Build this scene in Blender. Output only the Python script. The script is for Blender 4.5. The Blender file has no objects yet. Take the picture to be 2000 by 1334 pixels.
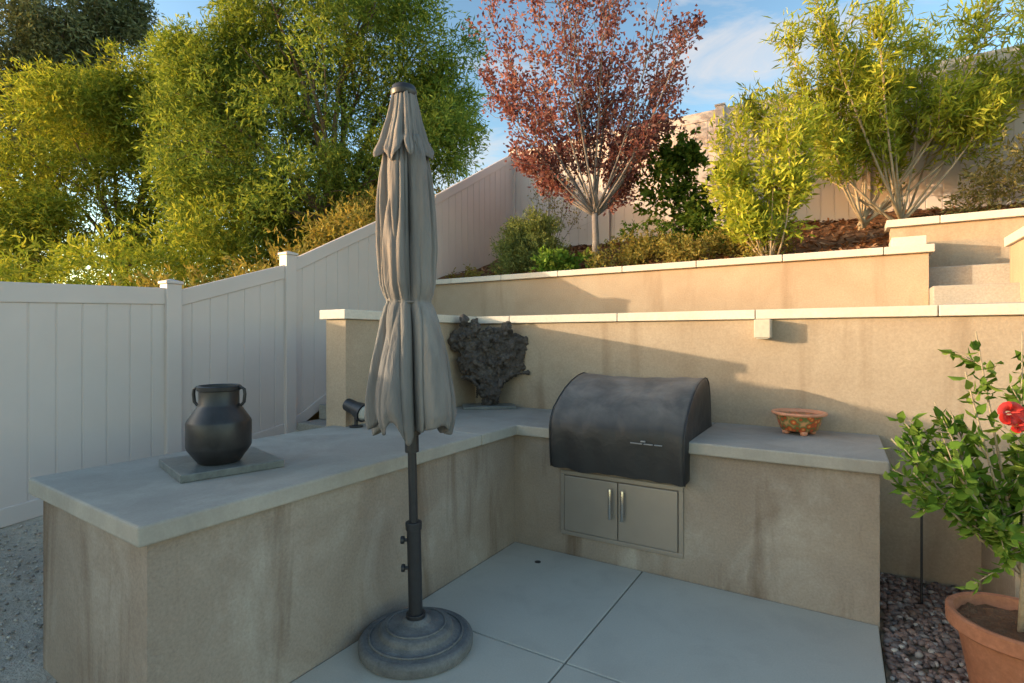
import bpy, bmesh, math, random
import numpy as np
from mathutils import Vector, Matrix, noise as mnoise

random.seed(7)
scene = bpy.context.scene
scene.view_settings.view_transform = 'Standard'
scene.view_settings.look = 'None'
scene.view_settings.exposure = 0

# ---------------------------------------------------------------- helpers
def link(ob):
    scene.collection.objects.link(ob); return ob

def empty(name, loc=(0,0,0)):
    e = bpy.data.objects.new(name, None); e.location = loc; e.empty_display_size = .1
    return link(e)

def mesh_obj(name, verts, faces, mat=None, smooth=False, parent=None, bevel=0, seg=2):
    me = bpy.data.meshes.new(name)
    me.from_pydata([tuple(v) for v in verts], [], [tuple(f) for f in faces])
    me.update()
    ob = bpy.data.objects.new(name, me); link(ob)
    if mat: me.materials.append(mat)
    if smooth: me.shade_smooth()
    if parent: ob.parent = parent
    if bevel:
        m = ob.modifiers.new('bevel','BEVEL'); m.width = bevel; m.segments = seg; m.limit_method='ANGLE'
    return ob

BF = [(0,3,2,1),(4,5,6,7),(0,1,5,4),(1,2,6,5),(2,3,7,6),(3,0,4,7)]
class MB:
    """mesh builder"""
    def __init__(s): s.v=[]; s.f=[]
    def add(s, v, f):
        o=len(s.v); s.v += [tuple(p) for p in v]; s.f += [tuple(i+o for i in q) for q in f]
    def box(s,x0,x1,y0,y1,z0,z1):
        s.add([(x0,y0,z0),(x1,y0,z0),(x1,y1,z0),(x0,y1,z0),(x0,y0,z1),(x1,y0,z1),(x1,y1,z1),(x0,y1,z1)],BF)
    def prism(s, pts, z0, z1):
        n=len(pts)
        v=[(p[0],p[1],z0) for p in pts]+[(p[0],p[1],z1) for p in pts]
        f=[tuple(reversed(range(n))), tuple(range(n,2*n))]+[(i,(i+1)%n,n+(i+1)%n,n+i) for i in range(n)]
        s.add(v,f)
    def lathe(s, prof, c, n=48, M=None, cap=True):
        v=[];f=[]
        for r,z in prof:
            for k in range(n):
                a=2*math.pi*k/n
                p=Vector((r*math.cos(a), r*math.sin(a), z))
                if M: p=M@p
                v.append((p.x+c[0],p.y+c[1],p.z+c[2]))
        for j in range(len(prof)-1):
            for k in range(n):
                f.append((j*n+k,j*n+(k+1)%n,(j+1)*n+(k+1)%n,(j+1)*n+k))
        if cap:
            f.append(tuple(reversed(range(n)))); f.append(tuple((len(prof)-1)*n+k for k in range(n)))
        s.add(v,f)
    def tube(s, pts, rad, n=8):
        pts=[Vector(p) for p in pts]; v=[]; f=[]
        up=Vector((0,0,1))
        for i,p in enumerate(pts):
            t=(pts[min(i+1,len(pts)-1)]-pts[max(i-1,0)]).normalized()
            a=t.cross(Vector((1,.3,.1))).normalized() if abs(t.z)>.9 else t.cross(up).normalized()
            b=t.cross(a).normalized()
            if i and a.dot(pa)<0 : a=-a; b=-b
            pa=a
            r=rad[i] if hasattr(rad,'__len__') else rad
            for k in range(n):
                q=2*math.pi*k/n
                v.append(p+a*math.cos(q)*r+b*math.sin(q)*r)
        for j in range(len(pts)-1):
            for k in range(n):
                f.append((j*n+k,j*n+(k+1)%n,(j+1)*n+(k+1)%n,(j+1)*n+k))
        f.append(tuple(range(n))); f.append(tuple((len(pts)-1)*n+k for k in range(n)))
        s.add(v,f)
    def obj(s,name,mat,**k):
        ob = mesh_obj(name,s.v,s.f,mat,**k)
        bm=bmesh.new(); bm.from_mesh(ob.data); bmesh.ops.recalc_face_normals(bm,faces=bm.faces); bm.to_mesh(ob.data); bm.free()
        if k.get('smooth'): ob.data.shade_smooth()
        return ob

# ---------------------------------------------------------------- materials
def newmat(name):
    m=bpy.data.materials.new(name); m.use_nodes=True
    nt=m.node_tree; b=nt.nodes['Principled BSDF']; return m,nt,b
def N(nt,t,**k):
    n=nt.nodes.new(t)
    for a,b in k.items():
        if a in n.inputs.keys(): n.inputs[a].default_value=b
        else: setattr(n,a,b)
    return n
def coords(nt, scale=(1,1,1)):
    tc=N(nt,'ShaderNodeTexCoord'); mp=N(nt,'ShaderNodeMapping'); mp.inputs['Scale'].default_value=scale
    nt.links.new(tc.outputs['Object'],mp.inputs['Vector']); return mp.outputs['Vector']
def noise(nt, vec, scale, detail=5, rough=.6, dist=0):
    n=N(nt,'ShaderNodeTexNoise'); n.inputs['Scale'].default_value=scale; n.inputs['Detail'].default_value=detail
    n.inputs['Roughness'].default_value=rough; n.inputs['Distortion'].default_value=dist
    nt.links.new(vec,n.inputs['Vector']); return n.outputs['Fac']
def ramp(nt, fac, stops):
    r=N(nt,'ShaderNodeValToRGB'); e=r.color_ramp.elements
    while len(e)<len(stops): e.new(.5)
    for i,(p,c) in enumerate(stops):
        e[i].position=p; e[i].color=(c[0],c[1],c[2],1) if hasattr(c,'__len__') else (c,c,c,1)
    nt.links.new(fac,r.inputs[0]); return r.outputs[0]
def mix(nt, fac, a, b, blend='MIX'):
    m=N(nt,'ShaderNodeMix'); m.data_type='RGBA'; m.blend_type=blend
    for sock,val in ((m.inputs[0],fac),(m.inputs[6],a),(m.inputs[7],b)):
        if hasattr(val,'is_linked') : nt.links.new(val,sock)
        elif hasattr(val,'__len__'): sock.default_value=(val[0],val[1],val[2],1)
        else: sock.default_value=val
    return m.outputs[2]
def bump(nt,b,h,strength=.3,dist=.01):
    n=N(nt,'ShaderNodeBump'); n.inputs['Strength'].default_value=strength; n.inputs['Distance'].default_value=dist
    nt.links.new(h,n.inputs['Height']); nt.links.new(n.outputs[0],b.inputs['Normal'])

def mat_surface(name, c1, c2, scale=1.5, fine=60, bs=.4, bd=.006, rough=.9, streak=None, pale=None, island=0, streak_lo=.52, pale_lo=.52, palew=.7, fc=.18, sw=.75):
    m,nt,b=newmat(name)
    v=coords(nt)
    big=noise(nt,v,scale,6,.65,.3)
    col=mix(nt,ramp(nt,big,[(.3,0),(.7,1)]),c1,c2)
    if pale:
        vs=coords(nt,(1.3,1.3,.9)); sn=noise(nt,vs,1.3,7,.7,.6)
        col=mix(nt,ramp(nt,sn,[(pale_lo,0),(pale_lo+.2,palew)]),col,pale)
    if streak:
        vs=coords(nt,(3.2,3.2,.45)); sn=noise(nt,vs,1,5,.6,.4)
        col=mix(nt,ramp(nt,sn,[(streak_lo,0),(streak_lo+.16,sw)]),col,streak)
    fn=noise(nt,v,fine,3,.7)
    col=mix(nt,1,col,ramp(nt,fn,[(.25,1-fc*1.2),(.75,1+fc*.8)]),'MULTIPLY')
    if island:
        g=N(nt,'ShaderNodeNewGeometry')
        col=mix(nt,1,col,ramp(nt,g.outputs['Random Per Island'],[(0,1-island),(1,1+island)]),'MULTIPLY')
    nt.links.new(col,b.inputs['Base Color']); b.inputs['Roughness'].default_value=rough
    b.inputs['Specular IOR Level'].default_value=.25
    bump(nt,b,fn,bs,bd)
    return m

def mat_simple(name,c,rough=.5,metal=0,var=.15,scale=20,bs=.1,bd=.003,spec=.5):
    m,nt,b=newmat(name); v=coords(nt); n=noise(nt,v,scale,5,.6)
    k1=[x*(1-var) for x in c]; k2=[x*(1+var) for x in c]
    nt.links.new(ramp(nt,n,[(.3,k1),(.7,k2)]),b.inputs['Base Color'])
    b.inputs['Roughness'].default_value=rough; b.inputs['Metallic'].default_value=metal
    b.inputs['Specular IOR Level'].default_value=spec
    if bs: bump(nt,b,n,bs,bd)
    return m

def mat_leaf(name, cols, trans=.35, rough=.55, tcol=None, gain=1.0):
    m,nt,b=newmat(name); nt.nodes.remove(b)
    g=N(nt,'ShaderNodeNewGeometry')
    n=len(cols)
    c=ramp(nt,g.outputs['Random Per Island'],[(i/(n-1),[q*gain for q in cols[i]]) for i in range(n)])
    v=coords(nt); bn=noise(nt,v,.9,3,.5)
    c=mix(nt,1,c,ramp(nt,bn,[(.3,.75),(.7,1.2)]),'MULTIPLY')
    d=N(nt,'ShaderNodeBsdfDiffuse'); nt.links.new(c,d.inputs['Color'])
    t=N(nt,'ShaderNodeBsdfTranslucent')
    tc=mix(nt,1,c,tcol or (1.3,1.2,.55),'MULTIPLY')
    nt.links.new(tc,t.inputs['Color'])
    ms=N(nt,'ShaderNodeMixShader'); ms.inputs[0].default_value=trans
    nt.links.new(d.outputs[0],ms.inputs[1]); nt.links.new(t.outputs[0],ms.inputs[2])
    nt.links.new(ms.outputs[0],nt.nodes['Material Output'].inputs['Surface'])
    return m

M_stucco_ctr = mat_surface('stucco_counter',(.27,.21,.165),(.36,.295,.24),1.6,75,.4,.005,streak=(.145,.092,.058),pale=(.46,.405,.345),streak_lo=.53,sw=.75,fc=.16)
M_stucco = mat_surface('stucco_wall',(.385,.285,.20),(.475,.37,.27),1.4,75,.4,.005,streak=(.27,.185,.12),streak_lo=.55,sw=.6,fc=.14)
M_slab = mat_surface('concrete_countertop',(.31,.28,.24),(.41,.375,.325),2.2,90,.08,.001,rough=.85,pale=(.47,.425,.365),palew=.7,pale_lo=.49,fc=.07)
M_cap = mat_surface('cap_stone',(.60,.53,.45),(.70,.63,.54),3,60,.15,.002,rough=.85,island=.08,fc=.10)
M_patio = mat_surface('patio_concrete',(.50,.45,.375),(.56,.51,.43),1.1,120,.12,.001,rough=.9,island=.04,fc=.08,streak=(.44,.39,.33),sw=.45)
M_step = mat_surface('step_concrete',(.33,.30,.265),(.42,.385,.34),2,60,.3,.004)
M_dirt = mat_surface('decomposed_granite',(.42,.355,.28),(.56,.49,.40),3,35,1,.02,pale=(.64,.56,.47))
M_ground = mat_surface('ground_soil',(.20,.16,.11),(.28,.22,.15),.6,12,.6,.03)
M_hill = mat_surface('hillside_soil',(.16,.13,.07),(.25,.19,.10),.8,10,.8,.05)
M_mulch_soil = mat_surface('mulch_soil',(.15,.07,.035),(.24,.12,.06),5,30,1,.03)
M_vinyl = mat_simple('vinyl_fence',(.64,.555,.515),.5,0,.05,1.2,.02,.002,.3)
M_black = mat_simple('black_metal',(.022,.022,.026),.42,0,.2,30,.05)
M_charcoal = mat_simple('charcoal_cast_iron',(.030,.029,.031),.42,.2,.35,12,.12)
M_steel = mat_simple('stainless_steel',(.35,.31,.275),.42,.6,.05,4,.03)
M_steelh = mat_simple('handle_steel',(.62,.60,.58),.25,1,.05,10,0)
M_base = mat_surface('umbrella_base_resin',(.11,.11,.11),(.21,.205,.20),9,90,.7,.006,rough=.85,pale=(.28,.27,.255))
# fabric
m,nt,b=newmat('umbrella_fabric'); v=coords(nt,(5,5,.9)); n1=noise(nt,v,1.2,5,.6)
nt.links.new(ramp(nt,n1,[(.3,(.14,.13,.128)),(.7,(.275,.255,.24))]),b.inputs['Base Color'])
b.inputs['Roughness'].default_value=.9; b.inputs['Specular IOR Level'].default_value=.2
vf=coords(nt,(1,1,.16)); bump(nt,b,noise(nt,vf,26,5,.6,.4),.75,.02)
M_fabric=m
# vinyl grill cover
m,nt,b=newmat('grill_cover_vinyl'); v=coords(nt); n1=noise(nt,v,4,6,.65,.3)
g=N(nt,'ShaderNodeNewGeometry'); sp=N(nt,'ShaderNodeSeparateXYZ'); nt.links.new(g.outputs['Normal'],sp.inputs[0])
dust=ramp(nt,sp.outputs['Z'],[(.3,0),(.92,1)])
dn=ramp(nt,n1,[(.35,.4),(.65,1)])
dd=mix(nt,1,dust,dn,'MULTIPLY')
nt.links.new(mix(nt,dd,(.022,.022,.024),(.22,.20,.18)),b.inputs['Base Color'])
b.inputs['Roughness'].default_value=.52; bump(nt,b,noise(nt,v,6,4,.5,.2),.4,.03)
M_cover=m
M_terra = mat_surface('terracotta',(.36,.135,.07),(.47,.20,.11),5,40,.2,.003,rough=.8,pale=(.50,.27,.18))
M_wood_dark = mat_surface('weathered_wood',(.050,.040,.036),(.15,.125,.11),14,40,1,.02,rough=.65)
M_bark_grey = mat_surface('plum_bark',(.17,.14,.125),(.28,.24,.22),12,50,.6,.008)
M_bark_tan = mat_surface('oleander_bark',(.34,.26,.16),(.48,.38,.26),12,50,.5,.006)
M_bark = mat_surface('tree_bark',(.11,.08,.055),(.20,.155,.11),8,30,.8,.01)

# ---------------------------------------------------------------- camera / world / sun
cam=bpy.data.cameras.new('camera'); camo=bpy.data.objects.new('camera',cam); link(camo)
camo.location=(2.168,-3.592,1.59); camo.rotation_euler=(math.radians(90),0,math.radians(31.39))
cam.lens=18.88; cam.sensor_width=36; cam.shift_y=-.0035; cam.clip_end=2000; cam.clip_start=.05
scene.camera=camo

sd=Vector((1,.68,-.165)).normalized()
el=math.asin(-sd.z); rot=math.atan2(-sd.x,-sd.y)
L=bpy.data.lights.new('sun','SUN'); L.energy=5.0; L.angle=math.radians(.5); L.color=(1,.81,.55)
lo=bpy.data.objects.new('sun',L); link(lo); lo.rotation_euler=sd.to_track_quat('-Z','Y').to_euler(); lo.location=(-10,-10,10)

w=bpy.data.worlds.new('World'); scene.world=w; w.use_nodes=True; nt=w.node_tree
bg=nt.nodes['Background']
sky=N(nt,'ShaderNodeTexSky'); sky.sky_type='NISHITA'; sky.sun_disc=False
sky.sun_elevation=el; sky.sun_rotation=rot % (2*math.pi); sky.air_density=1.0; sky.dust_density=.6; sky.ozone_density=1.5
gm=N(nt,'ShaderNodeGamma'); gm.inputs['Gamma'].default_value=1.4; nt.links.new(sky.outputs[0],gm.inputs['Color'])
skyc=mix(nt,1.0,gm.outputs[0],(1.12,1.0,.86),'MULTIPLY')
tc=N(nt,'ShaderNodeTexCoord'); mp=N(nt,'ShaderNodeMapping'); mp.inputs['Scale'].default_value=(1.8,1.8,5.5)
mp.inputs['Rotation'].default_value=(.15,.25,.4)
nt.links.new(tc.outputs['Generated'],mp.inputs['Vector'])
cn=noise(nt,mp.outputs['Vector'],2.2,9,.6,.6)
cover=None
for d_,rad_,amt in (((-.127,.89,.44),.34,.16),((-.508,.775,.36),.28,.12),((.10,.80,.58),.22,.10)):
    vm=N(nt,'ShaderNodeVectorMath'); vm.operation='DISTANCE'; nt.links.new(tc.outputs['Generated'],vm.inputs[0]); vm.inputs[1].default_value=d_
    mr=N(nt,'ShaderNodeMapRange'); mr.interpolation_type='SMOOTHSTEP'; mr.inputs['From Min'].default_value=rad_; mr.inputs['From Max'].default_value=0
    mr.inputs['To Min'].default_value=0; mr.inputs['To Max'].default_value=amt; nt.links.new(vm.outputs['Value'],mr.inputs['Value'])
    ad=N(nt,'ShaderNodeMath'); ad.operation='ADD'; nt.links.new(mr.outputs[0],ad.inputs[0]); nt.links.new(cover if cover else cn,ad.inputs[1]); cover=ad.outputs[0]
cf=ramp(nt,cover,[(.58,0),(.80,.85)])
col=mix(nt,cf,skyc,(2.15,2.1,2.1))
nt.links.new(col,bg.inputs['Color']); bg.inputs['Strength'].default_value=.39

# ---------------------------------------------------------------- ground
mb=MB(); mb.add([(-600,-600,-.12),(600,-600,-.12),(600,600,-.12),(-600,600,-.12)],[(0,1,2,3)])
mb.obj('ground',M_ground)

def interp(x,xs,ys): return float(np.interp(x,xs,ys))
def hillz(v): return interp(v,[-8,-2.2,.16,4.94,9,30,80],[0,.2,.55,3.15,3.9,4.5,4.5])
def grid(us,vs,fn):
    V=[(u,v,fn(u,v)) for v in vs for u in us]; nu=len(us)
    F=[(j*nu+i,j*nu+i+1,(j+1)*nu+i+1,(j+1)*nu+i) for j in range(len(vs)-1) for i in range(nu-1)]
    return V,F
def nz(u,v,s=1,a=.05): return a*mnoise.noise(Vector((u*s,v*s,.3)))
mb=MB()
us=list(np.linspace(-60,-8,20))+list(np.linspace(-7,-3.03,14)); vs=list(np.linspace(-40,-8,10))+list(np.linspace(-7,12,50))+list(np.linspace(14,80,14))
mb.add(*grid(us,vs,lambda u,v: hillz(v)*interp(u,[-60,-25,-3],[.6,.8,1])+(nz(u,v,.5,.25) if u<-3.5 else 0)))
us=list(np.linspace(-3.03,30,50)); vs=list(np.linspace(5.0,12,16))+list(np.linspace(14,80,10))
mb.add(*grid(us,vs,lambda u,v: hillz(v)))
mb.obj('hillside',M_hill,smooth=True)

def dirtz(u,v): return .0+ (hillz(v)+.02)*interp(u,[-3,-2.2,-1.3],[1,.55,.04]) + nz(u,v,3,.02)
mb=MB(); mb.add(*grid(list(np.linspace(-3.0,-.9,30)),list(np.linspace(-9,.3,90)),dirtz))
mb.add(*grid(list(np.linspace(-.92,.02,14)),list(np.linspace(-9,-2.4,60)),lambda u,v:nz(u,v,3,.012)-.01))
mb.obj('dirt_path',M_dirt,smooth=True)
def pebbles(name,regions,mat,seed=1):
    rng=np.random.default_rng(seed)
    bm=bmesh.new(); bmesh.ops.create_icosphere(bm,subdivisions=1,radius=1)
    bv=np.array([v.co[:] for v in bm.verts]); bf=np.array([[v.index for v in f.verts] for f in bm.faces]); bm.free()
    V=[];F=[];o=0
    for (u0,u1,v0,v1,n,s0,s1,zf) in regions:
        for i in range(n):
            u=rng.uniform(u0,u1); v=rng.uniform(v0,v1); s=rng.uniform(s0,s1)
            sc=s*np.array([rng.uniform(.8,1.3),rng.uniform(.7,1.1),rng.uniform(.45,.8)])
            a,b_=rng.uniform(0,6.28),rng.normal(0,.4)
            R=np.array([[math.cos(a),-math.sin(a),0],[math.sin(a),math.cos(a),0],[0,0,1]])@np.array([[1,0,0],[0,math.cos(b_),-math.sin(b_)],[0,math.sin(b_),math.cos(b_)]])
            p=(bv*(1+rng.normal(0,.12,(len(bv),1)))*sc)@R.T+np.array([u,v,zf(u,v)+s*.25+rng.uniform(0,.015)])
            V.append(p);F.append(bf+o);o+=len(bv)
    V=np.concatenate(V);F=np.concatenate(F)
    me=bpy.data.meshes.new(name); me.vertices.add(len(V)); me.vertices.foreach_set('co',V.ravel())
    me.loops.add(F.size); me.loops.foreach_set('vertex_index',F.ravel()); me.polygons.add(len(F))
    me.polygons.foreach_set('loop_start',np.arange(len(F))*3); me.polygons.foreach_set('loop_total',np.full(len(F),3))
    me.update(calc_edges=True); me.validate(); me.materials.append(mat); me.shade_smooth()
    return link(bpy.data.objects.new(name,me))
m,nt,b=newmat('river_pebble'); g=N(nt,'ShaderNodeNewGeometry')
nt.links.new(ramp(nt,g.outputs['Random Per Island'],[(0,(.09,.062,.052)),(.3,(.23,.135,.10)),(.55,(.33,.21,.165)),(.8,(.17,.14,.13)),(1,(.56,.46,.38))]),b.inputs['Base Color'])
b.inputs['Roughness'].default_value=.6; M_peb=m
m,nt,b=newmat('grit'); g=N(nt,'ShaderNodeNewGeometry')
nt.links.new(ramp(nt,g.outputs['Random Per Island'],[(0,(.16,.14,.12)),(.5,(.38,.34,.30)),(1,(.55,.50,.45))]),b.inputs['Base Color']); M_grit=m
pebbles('gravel_bed',[(2.38,3.6,-2.2,.88,9000,.010,.026,lambda u,v:-.045)],M_peb)
mb=MB(); mb.add(*grid(list(np.linspace(2.36,9,20)),list(np.linspace(-9,.95,20)),lambda u,v:-.045)); mb.obj('soil',M_ground)
pebbles('loose_grit',[(-2.9,-1.2,-2.9,-.6,2600,.004,.012,dirtz)],M_grit,3)

# patio panels
mb=MB(); g_=.004
ul=[0.0,1.02,2.355]; vl=[0,-1.215,-2.75,-4.3,-6.5,-9]
for i in range(2):
    for j in range(5):
        mb.box(ul[i]+g_,ul[i+1]-g_,vl[j+1]+g_,vl[j]-g_,-.1,0)
mb.obj('concrete_patio',M_patio,bevel=.006)

# ---------------------------------------------------------------- counter
ctr=empty('outdoor_kitchen_counter')
ov=.05
mb=MB()
mb.prism([(0,-2.608),(0,0),(2.357,0),(2.357,.895),(-1.005,.895),(-1.005,-.0),(-1.005,-.79),(-1.09,-.79),(-1.09,-2.565)],-.1,.84)
mb.obj('stucco_base',M_stucco_ctr,parent=ctr)
mb=MB()
gp=.0015
mb.prism([(ov,-2.66),(ov,-.52-gp),(-1.15,-.52-gp+.0),(-1.15,-2.605)],.842,.92)
mb.prism([(ov,-.52+gp),(ov,-ov),(.37,-ov),(.37,.897),(-1.008,.897),(-1.008,-.52+gp)],.842,.92)
mb.prism([(1.33,-ov),(2.40,-ov),(2.40,.897),(1.33,.897)],.842,.92)
mb.prism([(.372,.72),(1.328,.72),(1.328,.897),(.372,.897)],.842,.919)
mb.obj('concrete_slab',M_slab,parent=ctr,bevel=.011,seg=3)

# ---------------------------------------------------------------- retaining walls
def capstones(mb, x0,x1,y0,y1,z0,z1,axis,start,step):
    lo,hi=(x0,x1) if axis=='x' else (y0,y1)
    pts=[lo]
    s=start
    while s<hi-.15:
        if s>lo+.15: pts.append(s)
        s+=step
    pts.append(hi)
    for a,b_ in zip(pts[:-1],pts[1:]):
        if axis=='x': mb.box(a+.003,b_-.003,y0,y1,z0,z1)
        else: mb.box(x0,x1,a+.003,b_-.003,z0,z1)
rw=empty('retaining_wall')
mb=MB(); mb.prism([(-1.227,-.79),(-1.01,-.79),(-1.01,.9),(9,.9),(9,1.12),(-1.227,1.12)],-.1,1.73)
mb.obj('stucco_wall',M_stucco,parent=rw)
mb=MB()
capstones(mb,-1.0+.025,9.0,.86,1.15,1.733,1.805,'x',-.58,1.1)
capstones(mb,-1.262,-.978,-.83,1.15,1.733,1.805,'y',-.0,.9)
mb.obj('cap',M_cap,parent=rw,bevel=.006)
rw=empty('retaining_wall')
mb=MB(); mb.box(-2.95,2.82,2.2,2.42,1.0,2.32); mb.obj('stucco_wall',M_stucco,parent=rw)
mb=MB(); capstones(mb,-2.95,2.86,2.15,2.46,2.323,2.39,'x',-2.3,.8); mb.obj('cap',M_cap,parent=rw,bevel=.006)
rw=empty('retaining_wall')
mb=MB(); mb.box(2.6,9,2.9,3.12,1.0,2.675); mb.box(2.6,2.815,2.425,2.897,1.0,2.42);
mb.obj('stucco_wall',M_stucco,parent=rw)
mb=MB(); capstones(mb,2.56,9,2.85,3.16,2.678,2.75,'x',2.98,.9); mb.box(2.58,2.84,2.5,2.845,2.425,2.52)
mb.obj('cap',M_cap,parent=rw,bevel=.006)
rw=empty('low_garden_wall')
mb=MB(); mb.box(2.94,3.14,.12,.897,-.1,.56); mb.obj('stucco_wall',M_stucco,parent=rw)
mb=MB(); mb.box(2.92,3.16,.10,.895,.562,.60); mb.obj('cap',M_cap,parent=rw,bevel=.005)

mb=MB(); mb.add(*grid(list(np.linspace(-1.22,2.84,40)),list(np.linspace(1.1,2.22,10)),lambda u,v:1.66+nz(u,v,2,.03))); mb.obj('terrace_soil',M_mulch_soil,smooth=True)
mb=MB()
mb.box(2.825,4.2,1.45,2.0,1.0,1.84); mb.box(2.825,4.2,2.0,2.42,1.0,2.02); mb.box(2.825,4.2,2.42,2.897,1.0,2.22)
mb.obj('concrete_steps',M_step,bevel=.01)
mb=MB(); mb.box(3.36,3.6,1.75,2.3,1.0,2.34); mb.obj('stair_pier',M_stucco)
pc=MB(); pc.box(3.33,3.63,1.72,2.33,2.343,2.42); o=pc.obj('cap',M_cap,bevel=.006); o.parent=bpy.data.objects['stair_pier']
mb=MB()
for i in range(7):
    mb.box(-2.93,-1.235,.22+i*.29,2.195,.3,.66) if i==0 else mb.box(-2.93,-1.235,.22+i*.29,2.195,.66+(i-1)*.165+.001,.66+i*.165)
mb.obj('concrete_steps',M_step,bevel=.01)

def bedz(u,v):
    z=2.30+(v-2.3)*.34
    return z+nz(u,v,1.6,.07)+nz(u,v,6,.02)
mb=MB(); mb.add(*grid(list(np.linspace(-2.97,9,120)),list(np.linspace(2.42,4.93,40)),lambda u,v: bedz(u,v) if (v>3.1 or u<2.6) else 1.5)); mb.obj('mulch_bed',M_mulch_soil,smooth=True)
rng=np.random.default_rng(5)
mb=MB()
for i in range(6500):
    u=rng.uniform(-2.8,6); v=rng.uniform(2.45,4.9)
    if u>2.55 and v<3.15: continue
    z=bedz(u,v)+.012; a=rng.uniform(0,6.28); l=rng.uniform(.02,.06); ww=rng.uniform(.006,.016); t=rng.normal(0,.35)
    dx,dy,dz=math.cos(a)*l,math.sin(a)*l,math.sin(t)*l
    nx,ny=-math.sin(a)*ww,math.cos(a)*ww
    mb.add([(u-dx-nx,v-dy-ny,z-dz),(u+dx-nx,v+dy-ny,z+dz),(u+dx+nx,v+dy+ny,z+dz+.006),(u-dx+nx,v-dy+ny,z-dz+.006)],[(0,1,2,3)])
m,nt,b=newmat('bark_chip'); g=N(nt,'ShaderNodeNewGeometry')
nt.links.new(ramp(nt,g.outputs['Random Per Island'],[(0,(.14,.06,.03)),(.5,(.32,.15,.07)),(1,(.48,.28,.15))]),b.inputs['Base Color']); b.inputs['Roughness'].default_value=.9
mesh_obj('bark_mulch',mb.v,mb.f,m)

# ---------------------------------------------------------------- fences
def fence_run(name, pts, posts, thick=.03):
    par=empty(name)
    bo=MB(); ra=MB()
    for (a,b_) in zip(pts[:-1],pts[1:]):
        A=Vector(a[:2]);B=Vector(b_[:2]);d=(B-A);Lh=d.length;d/=Lh;n=Vector((-d.y,d.x))
        def P(s,z,o): q=A+d*s+n*o; return (q.x,q.y,z)
        zb=lambda s:a[2]+(b_[2]-a[2])*s/Lh
        zt=lambda s:a[3]+(b_[3]-a[3])*s/Lh
        def slab(mb,s0,s1,z00,z01,z10,z11,h):
            mb.add([P(s0,z00,-h),P(s1,z10,-h),P(s1,z10,h),P(s0,z00,h),P(s0,z01,-h),P(s1,z11,-h),P(s1,z11,h),P(s0,z01,h)],BF)
        nb=max(1,round(Lh/.165)); wb=Lh/nb
        for k in range(nb):
            s0=k*wb+.004; s1=(k+1)*wb-.004
            slab(bo,s0,s1,zb(s0)+.02,zt(s0)-.04,zb(s1)+.02,zt(s1)-.04,.016)
        slab(bo,0.01,Lh-.01,zb(0)+.03,zt(0)-.05,zb(Lh)+.03,zt(Lh)-.05,.010)
        slab(ra,.01,Lh-.01,zt(0)-.15,zt(0),zt(Lh)-.15,zt(Lh),.028)
        slab(ra,.01,Lh-.01,zb(0)-.02,zb(0)+.12,zb(Lh)-.02,zb(Lh)+.12,.028)
    bo.obj('boards',M_vinyl,parent=par,bevel=.004,seg=1); ra.obj('rails',M_vinyl,parent=par,bevel=.008)
    po=MB()
    for (u,v,zb_,zt_) in posts:
        h=.064; po.box(u-h,u+h,v-h,v+h,zb_-.3,zt_-.035)
        po.box(u-h-.012,u+h+.012,v-h-.012,v+h+.012,zt_-.034,zt_-.008)
        po.add([(u-h,v-h,zt_-.007),(u+h,v-h,zt_-.007),(u+h,v+h,zt_-.007),(u-h,v+h,zt_-.007),(u,v,zt_+.015)],[(0,1,4),(1,2,4),(2,3,4),(3,0,4)])
    if posts: po.obj('posts',M_vinyl,parent=par,bevel=.005)
F=-3.0
fence_run('vinyl_fence',[(F,-9,.0,1.88),(F,-5.6,.06,1.90),(F,-3.4,.12,1.95),(F,-1.05,.36,2.04)],[(F,-5.6,0,1.96),(F,-3.4,.1,2.0),(F,-1.05,.3,2.11)])
fence_run('vinyl_fence',[(F,-1.05,.36,2.01),(F,.16,.55,2.40),],[])
fence_run('vinyl_fence',[(F,.16,.55,2.44),(F,2.65,1.95,3.72),(F,4.94,3.1,5.02)],[(F,.16,.5,2.53),(F,4.94,2.8,5.1)])
fence_run('vinyl_fence',[(F+.0,4.94,3.08,5.03),(12,4.94,3.08,5.06)],[(-1.17+1.81*i,4.94,2.8,5.10) for i in range(8)])

# ---------------------------------------------------------------- umbrella
ux,uy=.264,-1.498
umb=empty('patio_umbrella')
mb=MB()
mb.lathe([(.270,0),(.290,.008),(.292,.045),(.283,.058),(.268,.064),(.255,.062),(.205,.076),(.19,.082),(.186,.104),(.178,.112),(.12,.122),(.075,.13),(.055,.15)],(ux+.035,uy+.02,0),64)
mb.obj('weighted_base',M_base,smooth=True,parent=umb,bevel=.003)
rings=MB()
for r,z in ((.236,.070),(.15,.119)):
    pts=[(ux+.035+r*math.cos(t),uy+.02+r*math.sin(t),z) for t in np.linspace(0,2*math.pi,65)]
    rings.tube(pts,.006,6)
rings.obj('base_rings',M_base,smooth=True,parent=umb)
lean=Vector((-.0185,-.0115))
def ax(z): return Vector((ux+.035+lean.x*z*1.05, uy+.02+lean.y*z*1.05, z))
mb=MB()
def pole(z0,z1,r):
    mb.tube([ax(z0),ax(z1)],[r,r],24)
pole(.12,.17,.05); pole(.16,.62,.036); pole(.60,.64,.042); pole(.62,2.82,.0225); pole(1.0,1.17,.036); pole(1.09,1.12,.047)
for z in (.40,.545):
    c=ax(z); R=Vector((-.854,-.521,0)); 
    mb.tube([c,c+R*.055],[.009,.009],10); mb.tube([c+R*.05,c+R*.068],[.02,.02],12)
mb.obj('pole',M_black,smooth=False,parent=umb,bevel=.003)
mb=MB()
prof=[(.03,2.82),(.064,2.835),(.068,2.86),(.062,2.875),(.06,2.885),(.05,2.89),(.02,2.905)]
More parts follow.
